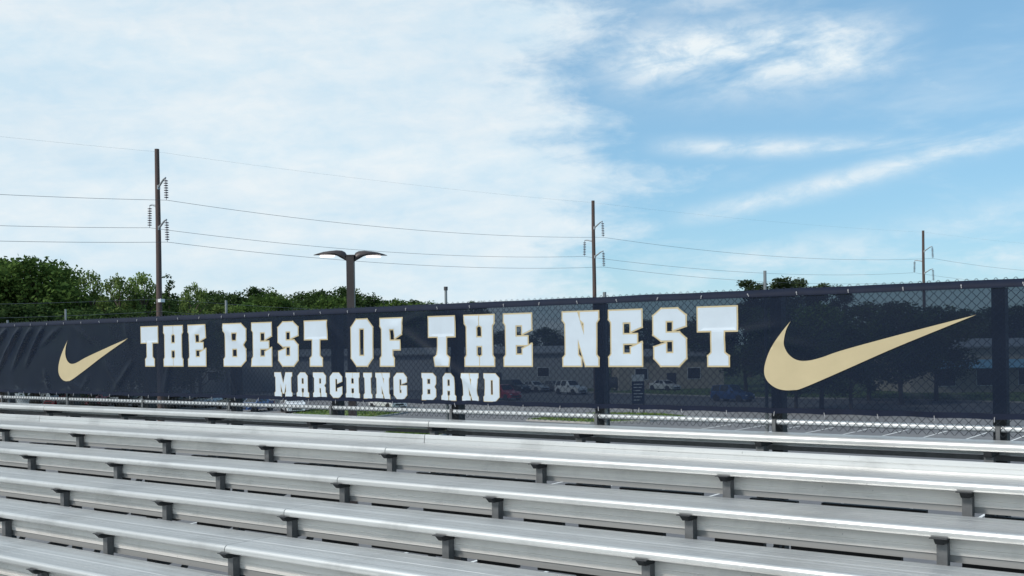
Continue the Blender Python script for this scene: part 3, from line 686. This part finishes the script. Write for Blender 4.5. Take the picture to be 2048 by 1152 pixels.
# ------------------------------------------------------------------ parked cars
wheel_t = MB().tube([(0, -.11, 0), (0, -.10, 0), (0, .10, 0), (0, .11, 0)], [.28, .335, .335, .28], 16).mesh('tyre', 'tyre', True, 40)
wheel_r = MB().tube([(0, -.115, 0), (0, .115, 0)], .20, 12).mesh('rim', 'hub', True, 40)
SHAPES = {  # x (rear to front), belt height, roof height, half width at belt, half width at roof
    'suv': [(-2.30, .95, .95, .80, .80), (-2.22, 1.05, 1.15, .90, .78), (-2.05, 1.08, 1.66, .93, .70), (-1.0, 1.06, 1.76, .94, .70), (.1, 1.05, 1.74, .94, .70), (.75, 1.04, 1.14, .94, .80), (1.1, 1.02, 1.03, .93, .84), (1.9, .96, .97, .90, .80), (2.25, .82, .83, .82, .72), (2.36, .62, .63, .72, .66)],
    'sedan': [(-2.35, .78, .79, .74, .70), (-2.25, .98, .99, .84, .78), (-1.60, 1.00, 1.02, .89, .78), (-1.0, .98, 1.40, .90, .62), (-.2, .96, 1.45, .90, .62), (.35, .95, 1.36, .90, .62), (1.0, .92, .94, .90, .80), (1.8, .84, .85, .87, .78), (2.25, .70, .71, .78, .70), (2.36, .55, .56, .70, .62)],
    'pickup': [(-2.85, 1.02, 1.03, .92, .90), (-2.75, 1.08, 1.09, .97, .94), (-.95, 1.10, 1.11, .98, .94), (-.80, 1.10, 1.80, .98, .74), (.2, 1.10, 1.88, .98, .74), (.75, 1.08, 1.80, .98, .74), (1.25, 1.08, 1.14, .98, .86), (2.3, 1.04, 1.06, .95, .86), (2.75, .92, .93, .90, .80), (2.86, .65, .66, .84, .78)],
    'van': [(-2.7, 1.0, 1.9, .92, .84), (-2.65, 1.1, 2.05, .97, .84), (-1.0, 1.1, 2.12, .98, .84), (.6, 1.1, 2.10, .98, .82), (1.2, 1.08, 1.95, .98, .80), (1.85, 1.06, 1.25, .96, .84), (2.4, .98, 1.0, .92, .82), (2.65, .70, .71, .84, .76)]}
def make_car(kind, paint):
    t = empty('parked_car'); st = SHAPES[kind]; Lm = .42; body = MB(); glass = []
    ax = (st[-1][0] - .85, st[0][0] + .85)
    n = 5
    def sec(x, belt, roof, hb, hr):
        zb = .30; a = min(abs(x - q) for q in ax)
        return [(x, -hb * .96, zb), (x, -hb * 1.0, (zb + belt) / 2), (x, -hb * .97, belt), (x, -hr, roof), (x, hr, roof), (x, hb * .97, belt), (x, hb, (zb + belt) / 2), (x, hb * .96, zb)]
    S = [sec(*q) for q in st]; vs = [p for s_ in S for p in s_]; fs = []
    for i in range(len(S) - 1):
        for k in range(8):
            fs.append((i * 8 + k, i * 8 + (k + 1) % 8, (i + 1) * 8 + (k + 1) % 8, (i + 1) * 8 + k))
    fs.append(tuple(range(8))); fs.append(tuple((len(S) - 1) * 8 + k for k in range(8)))
    body.add(vs, fs); body.obj('body', paint, t, True, 32)
    # windows a finger proud of the shell
    def pane(quad, shrink=.86, out=.012):
        q = [Vector(p) for p in quad]; c = sum(q, Vector()) / 4; nrm = (q[1] - q[0]).cross(q[3] - q[0])
        if nrm.length < 1e-5: return
        nrm.normalize()
        if nrm.dot(c - Vector((0, 0, .8))) < 0: nrm = -nrm
        MB().add([c + (p - c) * shrink + nrm * out for p in q], [(0, 1, 2, 3)]).obj('window', 'car_glass', t)
    for i in range(len(st) - 1):
        a, b = st[i], st[i + 1]; ha, hb_ = a[2] - a[1], b[2] - b[1]
        if ha > .25 and hb_ > .25 and not (kind == 'van' and b[0] < .7):
            pane((S[i][2], S[i + 1][2], S[i + 1][3], S[i][3])); pane((S[i][5], S[i + 1][5], S[i + 1][4], S[i][4]))
        elif abs(ha - hb_) > .25: pane((S[i][3], S[i + 1][3], S[i + 1][4], S[i][4]), .88)
    for x in ax:
        for s_ in (-1, 1):
            w = inst('wheel', wheel_t, t, (x, s_ * .82, .335)); inst('rim', wheel_r, w)
            MB().tube([(x, s_ * .955, .36), (x, s_ * .70, .36)], .40, 16).obj('wheel_arch', 'plastic_black', t, True, 40)
    f = st[-2]; r_ = st[1]
    for s_ in (-1, 1):
        MB().box(f[0] - .05, f[0] + .09, s_ * .62 - .14, s_ * .62 + .14, f[1] - .17, f[1] - .04).obj('headlight', 'headlight', t)
        MB().box(r_[0] - .10, r_[0] + .02, s_ * .74 - .09, s_ * .74 + .09, .72, .95).obj('taillight', 'taillight', t)
        MB().box(.55, .75, s_ * 1.02 - .08, s_ * 1.02 + .08, 1.02, 1.16).obj('mirror', 'plastic_black', t)
    MB().box(st[-1][0] - .12, st[-1][0] + .05, -.45, .45, .40, .56).obj('grille', 'plastic_black', t)
    MB().box(st[0][0] - .03, st[0][0] + .1, -.7, .7, .38, .56).obj('bumper', 'plastic_black', t)
    return t
protos = {}
def car(px, py, kind, paint, rz, label, z=0.):
    key = (kind, paint)
    if key in protos: c = copy_tree(protos[key])
    else: c = make_car(kind, paint); protos[key] = c
    p = gp(px, py); c.location = (p.x, p.y, .02 + z); c.rotation_euler = (0, 0, rz); tag(c, label, 'car', 'cars parked in the lot'); return c
ang = -math.pi / 2
car(586, 825, 'pickup', 'paint_white', ang + .95, 'white pickup truck parked facing us below the middle banner line')
car(510, 823, 'sedan', 'paint_blue', ang + .3, 'blue sedan parked left of the white pickup')
car(470, 816, 'sedan', 'paint_black', ang + .2, 'black sedan behind the blue sedan')
car(776, 817, 'van', 'paint_white', ang + 1.2, 'white van parked beyond the long grass island')
lab_l = ['white van at the far left of the parked row', 'black pickup second in the row at far left', 'pale blue van low behind the left fence end', 'white van beside the dark red car', 'dark red car left of the grey pickup', 'grey pickup between two red cars', 'red car right of the grey pickup', 'black car right of the red car', 'grey car in the middle of the left row', 'black pickup near the right end of the left row', 'silver car at the right end of the left row']
specs = [('van', 'paint_white'), ('pickup', 'paint_black'), ('van', 'paint_pale'), ('van', 'paint_white'), ('suv', 'paint_red'), ('pickup', 'paint_grey'), ('suv', 'paint_red'), ('suv', 'paint_black'), ('sedan', 'paint_grey'), ('pickup', 'paint_black'), ('sedan', 'paint_silver')]
xs_ = [-18, 18, 60, 98, 126, 160, 194, 240, 300, 360, 420]
for (k, pt), x, lb in zip(specs, xs_, lab_l): car(x, 812 + (x > 230) * 2, k, pt, ang + random.uniform(.25, .4) + (1.2 if k == 'van' else 0), lb)
far = [(1030, 786, 'suv', 'paint_black', 1.3, 'black car parked behind the end of the first banner line'), (1068, 784, 'sedan', 'paint_silver', 1.3, 'silver sedan seen through the banner left of the white one'), (1108, 783, 'sedan', 'paint_grey', 1.3, 'grey sedan in the row seen through the banner'), (1142, 789, 'suv', 'paint_white', 1.25, 'white car seen through the banner just left of a column'),
       (1240, 780, 'suv', 'paint_black', 1.2, 'black car right of the column, seen through the banner'), (1296, 776, 'sedan', 'paint_white', 1.2, 'white car behind the notice board'), (1330, 782, 'sedan', 'paint_white', 1.2, 'white sedan right of the notice board'), (1355, 775, 'suv', 'paint_silver', 1.2, 'silver car farthest in the row right of the notice board'),
       (1465, 803, 'suv', 'paint_blue', 1.35, 'dark blue car left of the big gold check mark'), (560, 782, 'suv', 'paint_silver', 1.0, 'silver car seen through the banner under the first words'), (640, 780, 'sedan', 'paint_white', 1.0, 'white sedan near the school building wall'), (1010, 800, 'suv', 'paint_red', 1.2, 'red car seen dimly beside the last small letter')]
for x, y, k, pt, a, lb in far: car(x, y, k, pt, ang + a, lb)

# ------------------------------------------------------------------ trees
def leaf_cloud(seed, blobs, count, size):
    rg = random.Random(seed); vs = []; fs = []
    tot = sum(b[3] ** 2 for b in blobs)
    for bx, by, bz, br_ in blobs:
        for _ in range(int(count * br_ ** 2 / tot)):
            v = Vector((rg.gauss(0, 1), rg.gauss(0, 1), rg.gauss(0, 1))).normalized() * br_ * (rg.random() ** .45) * rg.uniform(.75, 1.12)
            c = Vector((bx, by, bz)) + Vector((v.x, v.y, v.z * .82))
            n_ = Vector((rg.gauss(0, 1), rg.gauss(0, 1), rg.gauss(0, 1) + .5)).normalized(); a = n_.orthogonal().normalized(); a.rotate(Matrix.Rotation(rg.random() * 6.28, 3, n_)); b = n_.cross(a)
            s_ = size * rg.uniform(.6, 1.35); k = len(vs)
            vs += [c - a * s_ * .5, c + b * s_ * .32, c + a * s_ * .55, c - b * s_ * .3]; fs.append((k, k + 1, k + 2, k + 3))
    return vs, fs
def tree_data(seed, kind):
    """unit-ish tree 10 m tall: returns crown mesh and trunk mesh"""
    rg = random.Random(seed); blobs = []; trunk = MB()
    if kind == 'pine':
        trunk.tube([(0, 0, 0), (.1, 0, 4), (0, .1, 8.6)], [.20, .15, .06], 7)
        for k in range(13):
            z = 5.4 + 4.2 * k / 12; rr = (1.75 * (1 - abs(k / 12 - .55) * 1.15)); th = rg.random() * 6.28; r0 = rr * rg.uniform(.2, .95)
            c = (math.cos(th) * r0, math.sin(th) * r0, z); blobs.append((*c, rg.uniform(.55, .95))); trunk.tube([(0, 0, z - .5), c], [.05, .015], 4)
        n, sz, m_ = 5200, .20, 'leaf_pine'
    elif kind == 'cone':
        trunk.tube([(0, 0, 0), (0, 0, 9.5)], [.16, .03], 6)
        for k in range(22):
            z = 1.6 + 8.1 * k / 21; r0 = 1.75 * (1 - k / 22) + .12; th = k * 2.4; blobs.append((math.cos(th) * r0 * .6, math.sin(th) * r0 * .6, z, r0 * .55 + .2))
        n, sz, m_ = 4200, .22, 'leaf_dark'
    else:
        trunk.tube([(0, 0, 0), (.1, .05, 2.2), (.05, 0, 4.5), (0, .1, 7.6)], [.24, .19, .13, .04], 8)
        nb = {'dense': 30, 'shade': 30, 'airy': 22}[kind]
        for k in range(nb):
            z = 2.4 + 6.9 * ((k + rg.random()) / nb) ** .9; e = 1 - abs((z - 5.2) / 4.9) ** 2.4; r0 = 2.3 * max(.12, e) * rg.uniform(.25, 1.0) ** .55; th = k * 2.4 + rg.uniform(-.5, .5)
            c = (math.cos(th) * r0, math.sin(th) * r0, z); rr = rg.uniform(.8, 1.3) if kind != 'airy' else rg.uniform(.55, .95)
            if z + rr > 10: rr = max(.4, 10 - z)
            blobs.append((*c, rr)); trunk.tube([(0, 0, max(1.8, z - 1.6)), (c[0] * .5, c[1] * .5, z - .6), c], [.07, .045, .015], 4)
        blobs.append((rg.uniform(-.3, .3), rg.uniform(-.3, .3), 9.35, .62))
        n, sz, m_ = {'dense': (8000, .25, 'leaf_mid'), 'airy': (4600, .23, 'leaf_light'), 'shade': (8000, .25, 'leaf_dark')}[kind]
    me = bpy.data.meshes.new('crown'); v, f = leaf_cloud(seed, blobs, n, sz); me.from_pydata([tuple(q) for q in v], [], f); me.materials.append(MAT[m_])
    return me, trunk.mesh('trunk', 'bark', True, 50)
VAR = {('dense', 0): None, ('dense', 1): None, ('dense', 2): None, ('airy', 0): None, ('airy', 1): None, ('airy', 2): None, ('shade', 0): None, ('shade', 1): None, ('shade', 2): None, ('pine', 0): None, ('pine', 1): None, ('pine', 2): None, ('cone', 0): None}
for k in VAR: VAR[k] = tree_data(sum(map(ord, k[0])) % 13 + k[1] * 31, k[0])
NM = {'dense': 'broadleaf_tree', 'airy': 'broadleaf_tree', 'shade': 'broadleaf_tree', 'pine': 'pine_tree', 'cone': 'cypress_tree'}
def tree(px, ptop, Z, kind, var, wide, label, group):
    p = wp(px, ptop, Z); h = p.z * (1.03 if kind != 'pine' else 1.0)
    o = empty(NM[kind], (p.x, p.y, 0), random.uniform(0, 6.28), label=label, cat='tree', group=group)
    s_ = h / 10.0; cr, tk = VAR[(kind, var)]
    inst('trunk', tk, o, (0, 0, 0), 0, (s_, s_, s_)); inst('crown', cr, o, (0, 0, 0), 0, (s_ * wide, s_ * wide, s_))
    return o
ORD = ['first', 'second', 'third', 'fourth', 'fifth', 'sixth', 'seventh', 'eighth', 'ninth', 'tenth', 'eleventh', 'twelfth', 'thirteenth', 'fourteenth', 'fifteenth', 'sixteenth', 'seventeenth', 'eighteenth', 'nineteenth', 'twentieth', 'twenty-first', 'twenty-second', 'twenty-third', 'twenty-fourth', 'twenty-fifth', 'twenty-sixth']
near = [(-60, 505, 118, 'dense', 0, 1.25), (8, 518, 122, 'dense', 1, 1.1), (70, 513, 118, 'dense', 2, 1.15), (112, 530, 126, 'dense', 0, 1.0), (180, 543, 120, 'airy', 0, .62), (238, 550, 118, 'airy', 1, .75), (287, 547, 120, 'airy', 2, .8), (338, 554, 124, 'cone', 0, 1.0), (384, 568, 121, 'airy', 1, .65)]
for k, a in enumerate(near): tree(*a, label=ORD[k] + ' tree from the left in the tall near row behind the banner', group='tall trees at the left')
back = [(-20, 560, 150, 'shade', 0, 1.5), (40, 565, 150, 'shade', 1, 1.5), (100, 575, 150, 'shade', 2, 1.5), (150, 590, 145, 'shade', 0, 1.5), (210, 592, 148, 'shade', 1, 1.5), (262, 594, 150, 'shade', 2, 1.5), (315, 588, 150, 'shade', 0, 1.5), (365, 600, 150, 'shade', 1, 1.5), (60, 610, 112, 'shade', 0, 1.6), (160, 618, 112, 'shade', 1, 1.6), (250, 618, 114, 'shade', 2, 1.6), (330, 622, 114, 'shade', 1, 1.6), (0, 606, 110, 'shade', 2, 1.7), (400, 622, 125, 'airy', 0, 1.4)]
for k, a in enumerate(sorted(back)): tree(*a, label=ORD[k] + ' tree from the left in the dark growth behind the tall left trees', group='dark growth at the left')
mid = [(418, 582, 205, 'shade', 0, 1.2), (448, 588, 200, 'shade', 1, 1.3), (482, 592, 205, 'shade', 2, 1.3), (512, 575, 200, 'shade', 1, 1.15), (540, 584, 190, 'dense', 2, 1.2), (572, 598, 205, 'shade', 0, 1.4), (605, 584, 210, 'shade', 2, 1.3), (640, 581, 200, 'shade', 0, 1.2), (664, 592, 190, 'dense', 0, 1.3), (694, 575, 205, 'shade', 1, 1.1), (728, 588, 205, 'shade', 2, 1.2), (758, 600, 215, 'shade', 0, 1.3), (790, 600, 190, 'dense', 1, 1.4), (818, 601, 215, 'shade', 1, 1.3), (846, 604, 195, 'dense', 2, 1.4), (876, 607, 225, 'shade', 2, 1.4), (905, 611, 235, 'shade', 0, 1.5), (948, 603, 235, 'shade', 1, .9), (500, 606, 170, 'dense', 1, 1.5), (600, 612, 175, 'shade', 2, 1.6), (440, 610, 170, 'airy', 2, 1.4), (690, 612, 175, 'shade', 1, 1.7), (760, 614, 178, 'dense', 0, 1.7), (830, 618, 180, 'dense', 1, 1.7)]
for k, a in enumerate(sorted(mid)): tree(*a, label=ORD[k] + ' tree from the left in the far tree line around the lamp post', group='far tree line behind the lamp post')
pines = [(1498, 560, 190, 'pine', 0, 1.7), (1562, 558, 185, 'pine', 1, 1.6), (1600, 559, 195, 'pine', 2, 1.45), (1642, 567, 200, 'pine', 0, 1.4), (1688, 573, 210, 'pine', 1, 1.1)]
for k, a in enumerate(pines): tree(*a, label=ORD[k] + ' pine from the left poking above the fence at the right', group='pines above the fence')
thru = [(1290, 640, 175, 'shade', 0, 1.6), (1350, 636, 180, 'shade', 1, 1.6), (1420, 628, 150, 'shade', 2, 1.6), (1490, 616, 130, 'shade', 0, 1.6), (1560, 612, 125, 'shade', 1, 1.6), (1640, 606, 100, 'dense', 0, 1.2), (1735, 604, 112, 'shade', 2, 1.6), (1800, 604, 105, 'shade', 1, 1.4), (1870, 612, 110, 'shade', 0, 1.5), (1925, 618, 150, 'shade', 2, 1.6), (1985, 614, 155, 'shade', 1, 1.6), (2040, 610, 150, 'shade', 0, 1.6), (1010, 660, 215, 'shade', 1, 1.7), (1090, 655, 215, 'shade', 2, 1.7), (1160, 650, 215, 'shade', 0, 1.7), (1230, 645, 205, 'shade', 1, 1.7), (1700, 655, 95, 'shade', 1, 1.4), (1590, 650, 98, 'shade', 2, 1.4), (940, 664, 220, 'shade', 0, 1.7)]
for k, a in enumerate(sorted(thru)): tree(*a, label=ORD[k] + ' tree from the left among those seen through the right half of the banner', group='trees seen through the banner')
